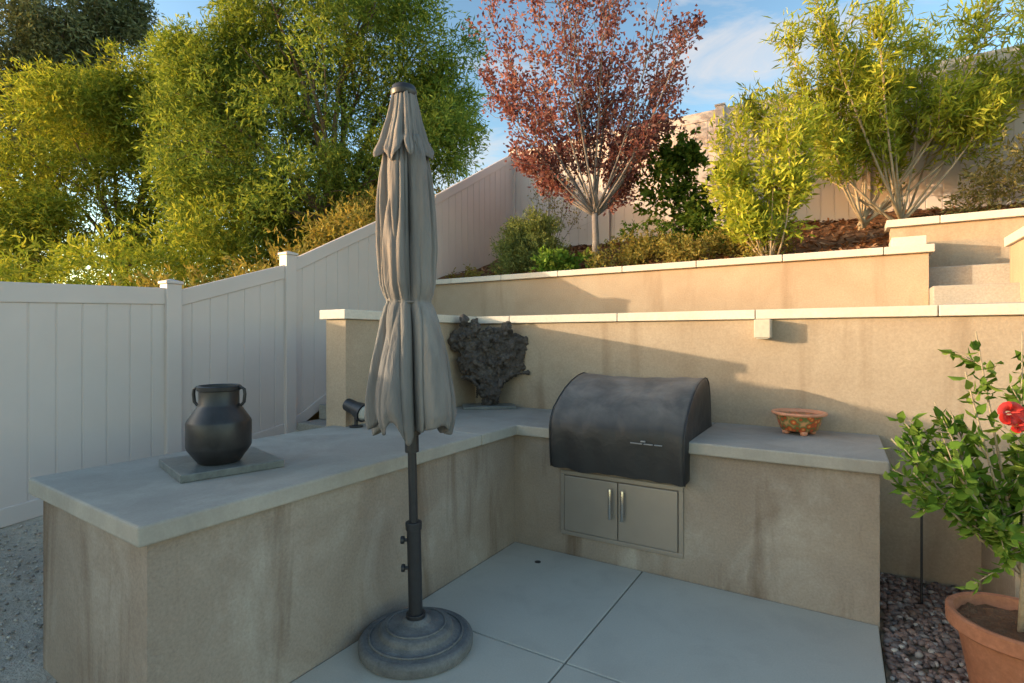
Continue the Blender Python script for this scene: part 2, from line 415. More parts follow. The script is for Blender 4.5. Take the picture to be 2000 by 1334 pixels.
c=ax(2.85); mb.lathe(prof,(c.x,c.y,0),32); mb.obj('top_cap',M_black,smooth=True,parent=umb,bevel=.002)
def canopy(name, zs, rs, amps, hem, nrib=8, seed=0, shift=0):
    nt_=320; rows=100; V=[];Fc=[]
    z0,z1=zs[0],zs[-1]
    for j in range(rows):
        t=j/(rows-1)
        z=z0+(z1-z0)*t
        R=float(np.interp(-z,[-q for q in zs],rs)); A=float(np.interp(-z,[-q for q in zs],amps))
        c=ax(z); off=shift*max(0,min(1,(1.9-z)/.5))
        cx_,cy_=c.x-.854*off,c.y-.521*off
        for k in range(nt_):
            th=2*math.pi*k/nt_
            nx_,ny_=math.cos(th),math.sin(th)
            ph=th+.26*math.sin(2*th+seed)+.15*math.sin(5*th+seed*2)+.20*mnoise.noise(Vector((nx_*1.3,ny_*1.3,z*1.7+seed)))
            s1=abs(math.sin(nrib*ph*.5)); s1=s1**.8
            ph2=ph*2.0+.7*mnoise.noise(Vector((nx_*2.2,ny_*2.2,z*1.3+seed+9)))
            s2=abs(math.sin(nrib*ph2*.5+.6))**.8
            s3=mnoise.noise(Vector((nx_*7,ny_*7,z*1.6+seed+3)))
            amp_var=1+.6*mnoise.noise(Vector((nx_*1.5,ny_*1.5,seed+20)))
            r=R*(1-A*1.1+A*1.35*s1*amp_var+A*.45*s2+.09*s3+.13*mnoise.noise(Vector((nx_*1.6,ny_*1.6,z*2.5+seed))))
            r=max(r,.027)
            zz=z
            if t>.7:
                q=(t-.7)/.3
                zz-= q*hem*(s1*.9-.5+1.1*mnoise.noise(Vector((nx_*2.5,ny_*2.5,seed+5))))
            V.append((cx_+r*math.cos(th),cy_+r*math.sin(th),zz))
    for j in range(rows-1):
        for k in range(nt_):
            Fc.append((j*nt_+k,j*nt_+(k+1)%nt_,(j+1)*nt_+(k+1)%nt_,(j+1)*nt_+k))
    ob=mesh_obj(name,V,Fc,M_fabric,smooth=True,parent=umb)
    s=ob.modifiers.new('s','SOLIDIFY'); s.thickness=.003
    return ob
sc8=lambda l,k: [q*k for q in l]
canopy('canopy_vent',[2.85,2.79,2.70,2.60,2.545,2.53],sc8([.062,.072,.088,.116,.142,.138],.88),[.10,.18,.26,.32,.36,.38],.09,7,2.0)
canopy('canopy',[2.62,2.52,2.42,2.25,2.05,1.86,1.80,1.775,1.75,1.68,1.50,1.32,1.22,1.165],sc8([.085,.112,.124,.134,.138,.134,.126,.116,.128,.146,.180,.206,.210,.194],.85),[.30,.34,.40,.42,.42,.34,.22,.16,.24,.34,.42,.46,.48,.48],.12,8,5.0,0)
mb=MB()
c=ax(1.778)
mb.tube([(c.x+.107*math.cos(t),c.y+.107*math.sin(t),c.z+.008*math.sin(t*2)) for t in np.linspace(0,2*math.pi,49)],.007,6)
mb.obj('tie_strap',M_fabric,smooth=True,parent=umb)

# ---------------------------------------------------------------- grill
gr=empty('covered_grill')
u0,u1=.365,1.325
prof=[(-.10,.645),(-.112,.72),(-.118,.80),(-.12,.88),(-.118,.95),(-.10,1.01),(-.05,1.08),(.04,1.15),(.15,1.21),(.27,1.26),(.40,1.295),(.50,1.305),(.58,1.295),(.64,1.26),(.675,1.20),(.69,1.1),(.695,1.0),(.70,.925)]
V=[];Fc=[]; ns=60; npf=len(prof)
for i in range(ns+1):
    t=i/ns; u=u0+(u1-u0)*t
    e=min(t,1-t)*2
    for j,(v_,z_) in enumerate(prof):
        sh=max(0,1-e/.06)*.012
        cz=.95; cv=.3
        dv_=v_-cv; dz_=z_-cz
        k=1-sh
        wob=.016*mnoise.noise(Vector((u*3.5,v_*5,z_*3)))+.008*mnoise.noise(Vector((u*11,v_*6,z_*5)))
        if z_<.95 and v_<0: wob+=.008*mnoise.noise(Vector((u*9,3,z_*2)))*(1+(.95-z_)*4)
        sag=-.02*math.sin(math.pi*t)*(1 if z_>1.2 else 0)
        nrm=Vector((dv_,dz_)); nrm.normalize()
        V.append((u,cv+dv_*k+nrm.x*wob,cz+dz_*k+nrm.y*wob+sag+(.006*math.sin(u*9)*(1 if j==0 else 0))))
for i in range(ns):
    for j in range(npf-1):
        a=i*npf+j; Fc.append((a,a+npf,a+npf+1,a+1))
def side(i0,sign):
    base=[i0*npf+j for j in range(npf)]
    cv,cz=.30,.93
    prev=base
    for r,off in ((.93,.012),(.75,.016),(.5,.010),(.25,.006)):
        cur=[]
        for j in range(npf):
            x,y,z=V[i0*npf+j]
            ny=cv+(y-cv)*r; nzz=cz+(z-cz)*r
            if j in(0,): nzz=.66 ; ny=y+(1-r)*.25
            if j==npf-1: nzz=.925; ny=y-(1-r)*.3
            V.append((x+sign*off+.014*mnoise.noise(Vector((ny*6,nzz*7,x))),ny,nzz)); cur.append(len(V)-1)
        for j in range(npf-1):
            Fc.append((prev[j],prev[j+1],cur[j+1],cur[j]))
        prev=cur
    Fc.append(tuple(prev))
side(0,-1); side(ns,1)
ob=mesh_obj('cover',V,Fc,M_cover,smooth=True,parent=gr)
bm=bmesh.new(); bm.from_mesh(ob.data); bmesh.ops.recalc_face_normals(bm,faces=bm.faces); bm.to_mesh(ob.data); bm.free(); ob.data.shade_smooth()
s=ob.modifiers.new('s','SUBSURF'); s.levels=1; s.render_levels=1
mb=MB()
for i0,off in ((0,-.002),(ns,.002)):
    mb.tube([Vector(V[i0*npf+j])+Vector((off,0,0)) for j in range(npf)],.005,6)
mb.obj('piping',M_black,smooth=True,parent=gr)
mb=MB(); mb.box(.40,1.29,-.06,.68,.70,.93); mb.obj('grill_body',M_steel,parent=gr)
M_mark=mat_simple('mark_grey',(.26,.26,.27),.6,0,.05,5,0)
mb=MB()
for k,(a,b_) in enumerate(((.98,1.06),(1.07,1.13),(1.14,1.19))):
    mb.box(a,b_,-.139,-.128,.890,.896)
mb.box(1.05,1.08,-.139,-.128,.905,.914)
mb.obj('emblem',M_mark,parent=gr)

# access doors
dr=empty('cabinet_doors')
mb=MB()
x0,x1,z0,z1=.405,1.295,.145,.615
fw=.03
mb.box(x0,x1,-.014,-.001,z0,z0+fw); mb.box(x0,x1,-.014,-.001,z1-fw,z1); mb.box(x0,x0+fw,-.014,-.001,z0+fw,z1-fw); mb.box(x1-fw,x1,-.014,-.001,z0+fw,z1-fw)
mb.obj('frame',M_steel,parent=dr,bevel=.003)
mb=MB(); xm=(x0+x1)/2
mb.box(x0+fw+.005,xm-.003,-.022,-.002,z0+fw+.005,z1-fw-.005); mb.box(xm+.003,x1-fw-.005,-.022,-.002,z0+fw+.005,z1-fw-.005)
mb.obj('door_panels',M_steel,parent=dr,bevel=.004)
mb=MB()
for x in (xm-.045,xm+.045):
    mb.tube([(x,-.06,.33),(x,-.06,.54)],.012,12)
    for z in (.355,.515): mb.tube([(x,-.02,z),(x,-.06,z)],.007,8)
mb.obj('handles',M_steelh,parent=dr,smooth=True,bevel=.001)

# ---------------------------------------------------------------- milk can + slate tile
M_tile = mat_surface('dark_slate',(.10,.11,.11),(.20,.21,.20),6,50,.3,.003,rough=.3,pale=(.34,.35,.33),palew=.6)
t=MB(); h=.235
c_,s_=math.cos(math.radians(-15)),math.sin(math.radians(-15))
def rt(x,y): return (-.58+x*c_-y*s_,-1.994+x*s_+y*c_)
t.prism([rt(-h,-h),rt(h,-h),rt(h,h),rt(-h,h)],.9215,.958)
t.obj('slate_tile',M_tile,bevel=.004)
mc=empty('milk_can')
mb=MB()
mb.lathe([(.09,0),(.098,.004),(.145,.072),(.150,.085),(.150,.205),(.146,.215),(.100,.285),(.093,.295),(.093,.362),(.101,.366),(.103,.385),(.096,.39),(.088,.385),(.085,.33)],(-.536,-2.03,.959),56,cap=False)
mb.lathe([(.09,.0),(.089,.001)],(-.536,-2.03,.959),56)
mb.lathe([(.086,.332),(.085,.333)],(-.536,-2.03,.959),56)
ob=mb.obj('body',M_charcoal,smooth=True,parent=mc); e=ob.modifiers.new('e','EDGE_SPLIT'); e.split_angle=math.radians(38)
mb=MB()
for sgn in (-1,1):
    R=Vector((.854,.521,0))*sgn; c=Vector((-.536,-2.03,.959))
    mb.tube([c+R*r+Vector((0,0,z)) for r,z in ((.094,.372),(.115,.378),(.128,.370),(.131,.345),(.127,.305),(.112,.288),(.098,.292))],.008,8)
mb.obj('handles',M_charcoal,smooth=True,parent=mc)

# ---------------------------------------------------------------- driftwood sculpture
SC=Vector((-.70,.70,.94)); yaw=math.radians(38)
RZ=Matrix.Rotation(yaw,4,'Z')
def loc(x,y,z): return SC+(RZ@Vector((x,y,z)))
def rotp(a): return RZ@Matrix.Rotation(a,4,'Y')
parts=[(loc(0,0,.10),(.08,.05,.15),rotp(0)),(loc(0,0,.30),(.15,.05,.22),rotp(.1)),
 (loc(-.13,0,.46),(.15,.05,.20),rotp(-.6)),(loc(-.26,.0,.62),(.13,.045,.13),rotp(-.9)),(loc(-.20,0,.40),(.13,.045,.10),rotp(.5)),(loc(-.33,0,.66),(.05,.03,.07),rotp(0)),
 (loc(.15,0,.46),(.14,.05,.18),rotp(.5)),(loc(.27,0,.58),(.12,.045,.12),rotp(.3)),(loc(.20,0,.36),(.11,.04,.10),rotp(-.6)),(loc(.31,0,.42),(.05,.035,.09),rotp(-.2)),
 (loc(.04,0,.62),(.09,.04,.13),rotp(.15)),(loc(-.08,.0,.62),(.08,.04,.10),rotp(-.2)),(loc(.14,0,.68),(.09,.035,.06),rotp(.1)),(loc(-.22,0,.72),(.07,.035,.04),rotp(-.1))]
sc_=empty('driftwood_sculpture')
bm=bmesh.new()
for (c,r,rotm) in parts:
    bmesh.ops.create_icosphere(bm,subdivisions=3,radius=1,matrix=Matrix.Translation(c)@rotm@Matrix.Diagonal((r[0],r[1],r[2],1)))
rr=np.random.default_rng(77)
for i in range(46):   # knots
    p_=parts[rr.integers(1,len(parts))]; 
    cc_=p_[0]+RZ@Vector((rr.uniform(-.09,.09),rr.choice([-1,1])*rr.uniform(.02,.05),rr.uniform(-.09,.09)))
    q_=rr.uniform(.02,.05)
    bmesh.ops.create_icosphere(bm,subdivisions=2,radius=1,matrix=Matrix.Translation(cc_)@Matrix.Diagonal((q_,q_*.8,q_*1.5,1)))
tmp=bpy.data.meshes.new('t'); bm.to_mesh(tmp); bm.free()
mb=MB(); mb.add([v.co[:] for v in tmp.vertices],[tuple(p.vertices) for p in tmp.polygons])
for i in range(60):   # twisted grain strands
    a=rr.uniform(-1.1,1.1); side_=rr.choice([-1,1]); Lr=.66-.12*abs(a)+rr.uniform(-.12,.04)
    x0_=rr.uniform(-.06,.06); pts=[]; rad=[]
    w1,w2,w3=rr.uniform(0,6.28),rr.uniform(5,12),rr.uniform(.02,.06)
    t0=rr.uniform(0,.5); t1=t0+rr.uniform(.3,.5)
    for q in range(12):
        t=t0+(t1-t0)*q/11; ang=a*(t**.8)
        s_0=t*Lr
        x=x0_+s_0*math.sin(ang*.95)*.85+w3*math.sin(w2*t+w1)
        z=s_0*math.cos(ang*.75)*.98+w3*.4*math.cos(w2*t*1.3)
        y=side_*(.052+.015*math.sin(t*5+w1))
        pts.append(loc(x,y,z)); rad.append(rr.uniform(.010,.022))
    mb.tube(pts,rad,6)
me=bpy.data.meshes.new('burl'); me.from_pydata(mb.v,[],mb.f); me.materials.append(M_wood_dark)
ob=link(bpy.data.objects.new('burl',me)); ob.parent=sc_
rm=ob.modifiers.new('r','REMESH'); rm.mode='VOXEL'; rm.voxel_size=.008; rm.use_smooth_shade=True
tx=bpy.data.textures.new('burl_n','CLOUDS'); tx.noise_scale=.07
d=ob.modifiers.new('d','DISPLACE'); d.texture=tx; d.strength=.09; d.mid_level=.5; d.texture_coords='LOCAL'
tx=bpy.data.textures.new('burl_n2','CLOUDS'); tx.noise_scale=.022
d=ob.modifiers.new('d','DISPLACE'); d.texture=tx; d.strength=.03; d.mid_level=.5; d.texture_coords='LOCAL'
mb=MB(); q=[loc(-.26,-.14,0),loc(.24,-.14,0),loc(.24,.10,0),(loc(-.26,.10,0))]
mb.prism([(p.x,p.y) for p in q],.9215,.95); mb.obj('plinth',M_tile,parent=sc_,bevel=.004)

# ---------------------------------------------------------------- spotlight on counter
sp_=empty('landscape_spotlight')
c=Vector((-.93,-.76,.92))
mb=MB(); mb.lathe([(.05,.0015),(.05,.012),(.014,.016),(.014,.06)],c,24)
d=Vector((.93,.02,-.28)).normalized(); Q=(d.to_track_quat('Z','Y').to_matrix()*1.15).to_4x4()
cc=c+Vector((-.01,0,.14))
mb.lathe([(.03,-.085),(.042,-.075),(.046,.0),(.06,.07),(.064,.085),(.058,.085),(.055,.072)],cc,32,M=Q,cap=True)
mb.tube([c+Vector((0,0,.04)),cc-d*.01],[.012,.012],8)
mb.obj('housing',M_black,smooth=False,parent=sp_,bevel=.002)
M_lens=mat_simple('frosted_lens',(.55,.52,.46),.3,0,.05,20,0)
mb=MB(); mb.lathe([(.052,.0865),(.03,.089),(.004,.090)],cc,32,M=Q); mb.obj('lens',M_lens,smooth=True,parent=sp_)

# ---------------------------------------------------------------- painted bowl
m,nt,b=newmat('painted_ceramic'); v=coords(nt,(1,1,1))
vo=N(nt,'ShaderNodeTexVoronoi'); vo.inputs['Scale'].default_value=28; nt.links.new(v,vo.inputs['Vector'])
c1=ramp(nt,vo.outputs['Distance'],[(.0,(.70,.55,.18)),(.25,(.65,.14,.03)),(.45,(.42,.07,.02)),(.6,(.10,.17,.05)),(.9,(.60,.28,.12))])
nt.links.new(c1,b.inputs['Base Color']); b.inputs['Roughness'].default_value=.3; M_bowl=m
M_rim=mat_simple('bowl_rim',(.62,.27,.16),.4,0,.15,20,0)
bw=empty('painted_bowl'); c=(1.925,.66,.9215)
mb=MB(); mb.lathe([(.095,.025),(.115,.03),(.130,.07),(.148,.125),(.150,.135)],c,40,cap=True); mb.obj('bowl_body',M_bowl,smooth=True,parent=bw)
mb=MB(); mb.lathe([(.150,.134),(.172,.136),(.176,.148),(.170,.156),(.150,.154),(.135,.10),(.10,.05),(.02,.045)],c,40,cap=False); mb.obj('rim',M_rim,smooth=True,parent=bw)
mb=MB()
for k in range(4):
    a=k*math.pi/2+.4; mb.lathe([(.02,0),(.024,.01),(.028,.035)],(c[0]+.085*math.cos(a),c[1]+.085*math.sin(a),c[2]),12)
mb.obj('feet',M_rim,smooth=True,parent=bw)

# ---------------------------------------------------------------- wall light
wl=empty('wall_light')
mb=MB(); mb.box(1.625,1.735,.74,.899,1.59,1.728); mb.obj('housing',mat_simple('stone_light_box',(.55,.47,.37),.7,0,.1,30,.1),parent=wl,bevel=.006)
mb=MB(); mb.box(1.64,1.72,.755,.89,1.583,1.589); mb.obj('diffuser',M_lens,parent=wl)

mb=MB(); mb.tube([(2.594,.5,-.06),(2.594,.5,.86)],.007,8); mb.tube([(2.594,.5,.858),(2.594,.5,.90)],[.012,.010],10); mb.obj('garden_stake',M_black)
mb=MB(); mb.lathe([(.022,.001),(.022,.003),(.018,.004)],(.34,-.245,0),20); mb.obj('drain_cover',M_black)

# ---------------------------------------------------------------- foliage tools
def leafmesh(name, P, D, Lf, Wf, mat, seed=0, parent=None):
    rng=np.random.default_rng(seed); n=len(P)
    rv=rng.normal(size=(n,3)); S=np.cross(D,rv); S/=np.linalg.norm(S,axis=1,keepdims=True)+1e-9
    Nn=np.cross(D,S)
    l=(Lf*rng.uniform(.65,1.25,(n,1))); wv=(Wf*rng.uniform(.7,1.2,(n,1)))
    mid=P+D*l*.45
    V=np.stack([P, mid+S*wv*.5+Nn*wv*.18, P+D*l-Nn*l*.08, mid-S*wv*.5+Nn*wv*.18],axis=1).reshape(-1,3)
    F=np.arange(4*n).reshape(n,4)
    me=bpy.data.meshes.new(name); me.vertices.add(4*n); me.vertices.foreach_set('co',V.astype(np.float32).ravel())
    me.loops.add(4*n); me.loops.foreach_set('vertex_index',F.astype(np.int32).ravel()); me.polygons.add(n)
    me.polygons.foreach_set('loop_start',np.arange(n,dtype=np.int32)*4); me.polygons.foreach_set('loop_total',np.full(n,4,dtype=np.int32))
    me.update(calc_edges=True); me.materials.append(mat)
    ob=link(bpy.data.objects.new(name,me))
    if parent: ob.parent=parent
    return ob
def unit(a): return a/(np.linalg.norm(a,axis=-1,keepdims=True)+1e-9)
def crown(blobs, nsub, nsprig, nleaf, slen, up=0, out=1.0, rnd=.6, sub_r=.38, seed=0, shell=.5, leafrnd=.7):
    rng=np.random.default_rng(seed); P=[];D=[]; 
    for (x,y,z,rx,ry,rz) in blobs:
        R=np.array([rx,ry,rz]); C=np.array([x,y,z])
        dirs=unit(rng.normal(size=(nsub,3))); fr=rng.uniform(shell,1.0,(nsub,1))
        sub=C+dirs*R*fr
        for s_,dd in zip(sub,dirs):
            sr=sub_r*R.mean()*rng.uniform(.6,1.35)
            k=max(3,int(nsprig*rng.uniform(.5,1.4)))
            d2=unit(rng.normal(size=(k,3))); p0=s_+d2*sr*(rng.random((k,1))**.5)
            sd_=unit(dd*out*.6+d2*out*.5+rng.normal(size=(k,3))*rnd+np.array([0,0,up]))
            for q in range(nleaf):
                tt=(q+rng.random((k,1)))/nleaf
                bend=np.array([0,0,-.25])*slen*tt*tt*(1 if up<.8 else 0)
                P.append(p0+sd_*slen*tt+bend)
                D.append(unit(sd_*.8+rng.normal(size=(k,3))*leafrnd))
    return np.concatenate(P),np.concatenate(D)
def curved(a,b_,sag=0,n=6,j=.05,rng=None):
    a=np.array(a,float);b_=np.array(b_,float); L_=np.linalg.norm(b_-a); pts=[]
    off=rng.normal(size=3)*j*L_
    for i in range(n+1):
        t=i/n; p=a+(b_-a)*t+off*math.sin(math.pi*t)+np.array([0,0,1])*sag*L_*math.sin(math.pi*t)
        pts.append(p)
    return pts

Rv=np.array([.8537,.5208]); Dv=np.array([-.5207,.8537])   # tree-local right / depth axes
def tree(name, base, crown_items, trunk_r, fork_z, leafmat, barkmat, Lf, Wf, nsub,nsprig,nleaf,slen, up=0, out=1,rnd=.6,seed=0,depthfac=1.0,shell=.5,sub_r=.38,leafrnd=.7):
    rng=np.random.default_rng(seed)
    par=empty(name)
    bl=[]
    for (dx,dy,z,r) in crown_items:
        p=np.array(base[:2])+Rv*dx+Dv*dy; bl.append((p[0],p[1],z,r,r*depthfac,r))
    P,D=crown(bl,nsub,nsprig,nleaf,slen,up,out,rnd,sub_r,seed,shell,leafrnd)
    leafmesh('foliage',P,D,Lf,Wf,leafmat,seed,par)
    mb=MB(); fork=np.array([base[0],base[1],fork_z])
    mb.tube([(base[0],base[1],base[2]-.2),(base[0]+.05,base[1],(base[2]+fork_z)/2),tuple(fork)],[trunk_r*1.25,trunk_r,trunk_r*.85],10)
    for b_ in bl:
        pts=curved(fork,(b_[0],b_[1],b_[2]),.08,6,.06,rng); mb.tube([tuple(q) for q in pts],list(np.linspace(trunk_r*.5,trunk_r*.1,7)),6)
        for k in range(5):
            dd=unit(rng.normal(size=3)+np.array([0,0,.3])); e_=np.array(b_[:3])+dd*np.array(b_[3:])*.85
            s0=pts[rng.integers(3,6)]
            p2=curved(s0,e_,.05,4,.08,rng); mb.tube([tuple(q) for q in p2],list(np.linspace(trunk_r*.16,trunk_r*.04,5)),5)
    mb.obj('trunk',barkmat,smooth=True,parent=par)
    return par

LF_yg = mat_leaf('willow_leaf',[(.14,.20,.03),(.25,.31,.05),(.39,.40,.08),(.16,.23,.04)],.42,gain=1.1)
LF_g = mat_leaf('acacia_leaf',[(.095,.155,.035),(.17,.24,.05),(.30,.35,.08),(.11,.175,.04)],.4,gain=1.1)
LF_dark = mat_leaf('olive_leaf',[(.09,.11,.06),(.15,.18,.10),(.24,.26,.16)],.25)
LF_red = mat_leaf('plum_leaf',[(.16,.065,.07),(.28,.12,.11),(.42,.22,.17),(.125,.055,.07)],.35,tcol=(1.2,.85,.75))
LF_ole = mat_leaf('oleander_leaf',[(.20,.26,.035),(.34,.39,.05),(.49,.49,.08),(.15,.22,.03)],.4,gain=1.05)
LF_shrub = mat_leaf('shrub_leaf',[(.05,.10,.018),(.10,.17,.03),(.16,.22,.04)],.3)
LF_dry = mat_leaf('dry_leaf',[(.20,.15,.04),(.34,.27,.08),(.19,.20,.05),(.42,.34,.12)],.35)
LF_hib = mat_leaf('hibiscus_leaf',[(.09,.17,.025),(.15,.26,.04),(.30,.38,.08)],.3)
LF_ros = mat_leaf('rosemary_leaf',[(.12,.16,.06),(.20,.24,.08),(.30,.32,.11)],.3)

def items(lst,cx,Yd,rng_seed):
    rr=np.random.default_rng(rng_seed); kk=Yd/1049
    return [((a-cx)*kk, rr.uniform(-1.0,1.0), 1.59+(660-b_)*kk, r*kk) for a,b_,r in lst]
itA=items([(470,140,80),(500,60,75),(560,20,80),(650,0,110),(770,-10,110),(840,100,90),(870,200,80),(885,270,60),(770,140,120),(640,140,130),(520,200,120),(425,130,65),(430,220,80),(700,300,120),(820,290,85),(560,320,120),(650,400,110),(760,380,90),(450,310,95),(500,430,90),(600,480,80)],680,12.5,1)
tree('acacia_tree',(-7.86,4.95,2.2),itA,.16,4.3,LF_g,M_bark,.145,.036,24,46,6,.40,up=-.25,rnd=.6,seed=11,sub_r=.32)
itB=items([(330,180,85),(250,220,90),(370,270,100),(190,290,100),(290,350,110),(400,390,90),(110,370,95),(40,420,95),(200,450,100),(340,460,90),(-30,480,100),(100,490,90),(300,240,90),(160,210,70)],240,14.5,2)
tree('willow_tree',(-14.37,3.32,1.5),itB,.14,3.4,LF_yg,M_bark,.17,.040,24,46,6,.42,up=-.25,rnd=.6,seed=12,sub_r=.32)
itC=items([(40,50,110),(160,30,90),(10,170,100),(120,140,90),(60,260,95),(215,60,60),(180,120,65),(-60,90,110),(130,240,65),(0,340,80),(-60,300,100),(90,60,90),(60,170,90),(230,10,50)],60,17,3)
tree('olive_tree',(-19.7,2.98,1.2),itC,.2,5.0,LF_dark,M_bark,.18,.050,22,34,6,.5,up=-.4,rnd=.7,seed=13,shell=.25,sub_r=.32)
def shrub(name,blobs,mat,Lf,Wf,nsub,nsprig,nleaf,slen,up=.2,seed=0,stems=None,rnd=.6,sub_r=.4,shell=.4,leafrnd=.7,bark=M_bark):
    par=empty(name)
    P,D=crown(blobs,nsub,nsprig,nleaf,slen,up,1,rnd,sub_r,seed,shell,leafrnd)
    leafmesh('foliage',P,D,Lf,Wf,mat,seed,par)
    rng=np.random.default_rng(seed+99)
    if stems:
        mb=MB()
        for (bx,by,bz,r) in stems:
            for b_ in blobs:
                pts=curved((bx,by,bz),(b_[0]+rng.normal()*.05,b_[1],b_[2]+b_[5]*.4),.03,5,.06,rng)
                mb.tube([tuple(q) for q in pts],list(np.linspace(r,r*.25,6)),6)
        mb.obj('stems',bark,smooth=True,parent=par)
    return par
rngh=np.random.default_rng(21); bl=[]
for v in np.linspace(-1.5,6.5,14):
    u=-5.2-rngh.uniform(0,1.2); z=hillz(v)
    r=rngh.uniform(.6,.85); bl.append((u,v,z+r*.9+.15,r,r,r*1.05))
shrub('brush_hedge',bl,LF_dry,.12,.035,14,30,6,.3,up=.3,seed=22)
bl=[(-9.5+rngh.uniform(-.6,.6),v,hillz(v)+1.3,1.1,1.1,1.3) for v in np.linspace(-1,8,11)]
shrub('brush_hedge',bl,LF_yg,.15,.04,16,32,6,.35,up=.2,seed=23)

def vase_tree(name, base, tips, leafmat, barkmat, seed, tr, nlv, Lf, Wf, spread=.22, twigs=9, fork=.5, lowleaf=.28, narrow=.45, stem=.5):
    rng=np.random.default_rng(seed); par=empty(name); mb=MB(); P=[];D=[]
    b0=np.array(base,float); fk=b0+np.array([0,0,fork])
    if fork>0: mb.tube([tuple(b0-np.array([0,0,.15])),tuple((b0+fk)/2+np.array([.015,0,0])),tuple(fk)],[tr*1.2,tr,tr*.9],10)
    for tp in tips:
        tp=np.array(tp,float); st=fk+rng.normal(size=3)*.02
        pts=[]; L_=np.linalg.norm(tp-st)
        mid=st+(tp-st)*narrow+np.array([(tp-st)[0]*.12,(tp-st)[1]*.12,-.05*L_])+rng.normal(size=3)*.04*L_
        for i in range(9):
            t=i/8; pts.append((1-t)**2*st+2*t*(1-t)*mid+t*t*tp)
        mb.tube([tuple(q) for q in pts],list(np.linspace(tr*stem,tr*.08,9)),6)
        for k in range(twigs):
            t=rng.uniform(lowleaf,1); i=min(7,int(t*8)); s0=pts[i]+(pts[i+1]-pts[i])*(t*8-i)
            main=unit(pts[i+1]-pts[i]); dd=unit(main*.9+rng.normal(size=3)*.55+np.array([0,0,.25]))
            l=spread*L_*rng.uniform(.5,1.15)*(1.15-.45*t)
            e_=s0+dd*l; p2=curved(s0,e_,-.04,4,.05,rng)
            mb.tube([tuple(q) for q in p2],list(np.linspace(tr*.12,tr*.035,5)),4)
            m_=int(nlv*rng.uniform(.5,1.3)); tt=rng.random((m_,1))**.8
            q=s0+(e_-s0)*tt+rng.normal(size=(m_,3))*.045*(1+L_*.12)
            P.append(q); D.append(unit(dd*.7+rng.normal(size=(m_,3))*.8))
    mb.obj('branches',barkmat,smooth=True,parent=par)
    leafmesh('foliage',np.concatenate(P),np.concatenate(D),Lf,Wf,leafmat,seed,par)
    return par
kk=7.06/1049
bx,by=-.58,3.0
tips=[]
rr=np.random.default_rng(4)
for (a,b_) in [(960,100),(955,20),(1000,-60),(1050,-120),(1110,-150),(1180,-170),(1240,-140),(1290,-80),(1330,-10),(1350,60),(1350,130),(1310,190),(990,200),(1010,270),(1290,270),(1100,-40),(1200,-20),(1270,60),(1040,60),(1150,80),(1060,170),(1240,170),(1000,120),(1310,110),(1120,180),(1190,150),(1060,300),(1250,310)]:
    X=(a-1165)*kk; dd=rr.uniform(-1.0,1.0); p=np.array([bx,by])+Rv*X+Dv*dd; tips.append((p[0],p[1],1.59+(660-b_)*kk))
vase_tree('purple_leaf_plum_tree',(bx,by,2.5),tips,LF_red,M_bark_grey,31,.045,52,.065,.036,.25,14,.72,.30,.45,.36)
kk=6.3/1049
tips=[]
for (a,b_) in [(1530,110),(1570,60),(1640,80),(1690,90),(1760,60),(1830,50),(1900,30),(1960,40),(2020,60),(1560,200),(1620,170),(1680,200),(1740,150),(1800,160),(1870,110),(1930,160),(1990,150),(1880,230),(1580,250),(1500,160),(1930,80),(1720,70),(1790,250),(1650,110)]:
    X=(a-1720)*kk; dd=rr.uniform(-.7,.7); p=np.array([2.55,4.0])+Rv*X+Dv*dd; tips.append((p[0],p[1],1.59+(660-b_)*kk))
vase_tree('oleander_bush',(2.40,3.98,2.9),tips[0::2],LF_ole,M_bark_tan,32,.05,66,.12,.021,.22,16,0,.46,.45,.36)
vase_tree('oleander_bush',(2.78,4.02,2.9),tips[1::2],LF_ole,M_bark_tan,33,.05,66,.12,.021,.22,16,0,.46,.45,.36)
kk=5.62/1049; tips=[]
for (a,b_) in [(1420,250),(1410,310),(1450,200),(1500,170),(1540,200),(1560,260),(1430,360),(1560,330),(1500,250),(1470,300),(1530,380),(1450,400),(1500,340)]:
    X=(a-1500)*kk; dd=rr.uniform(-.3,.3); p=np.array([1.53,2.62])+Rv*X+Dv*dd; tips.append((p[0],p[1],1.59+(660-b_)*kk))
vase_tree('oleander_bush',(1.53,2.62,2.38),tips,LF_ole,M_bark_tan,34,.022,54,.095,.024,.24,12,0)
shrub('citrus_bush',[(.24,3.9,3.35,.42,.4,.45),(.15,3.85,3.8,.35,.35,.4),(.5,3.9,3.75,.3,.3,.4),(.3,3.9,4.15,.22,.22,.28),(.55,3.8,3.2,.3,.3,.35)],LF_shrub,.09,.05,9,14,6,.16,up=.2,seed=41,stems=[(.3,3.9,2.8,.02)])
bl=[]
for i in range(16):
    u=-.45+i*.125+rr.normal()*.05; v=2.62+rr.uniform(0,.6); r=rr.uniform(.16,.26); bl.append((u,v,bedz(u,v)+r*.6,r*1.25,r,r*.95))
shrub('groundcover_shrub',bl,LF_dry,.045,.02,9,14,5,.10,up=.4,seed=42)
bl=[(u,v,bedz(u,v)+.2,.26,.24,.24) for u,v in ((-.2,3.5),(.25,3.3),(.7,3.4),(1.05,3.2))]
shrub('groundcover_shrub',bl,LF_shrub,.05,.025,8,12,5,.12,up=.4,seed=43)
shrub('leafy_perennial',[(-1.0,2.62,2.5,.24,.2,.2),(-.75,2.66,2.48,.2,.2,.18)],LF_hib,.085,.045,9,12,5,.12,up=.5,seed=44)
bl=[(-1.5,2.95,2.75,.32,.3,.38),(-1.72,2.85,2.65,.26,.24,.3),(-1.40,2.9,3.0,.24,.22,.25),(-1.2,3.0,2.65,.22,.2,.3),(-1.65,2.9,2.95,.2,.2,.2)]
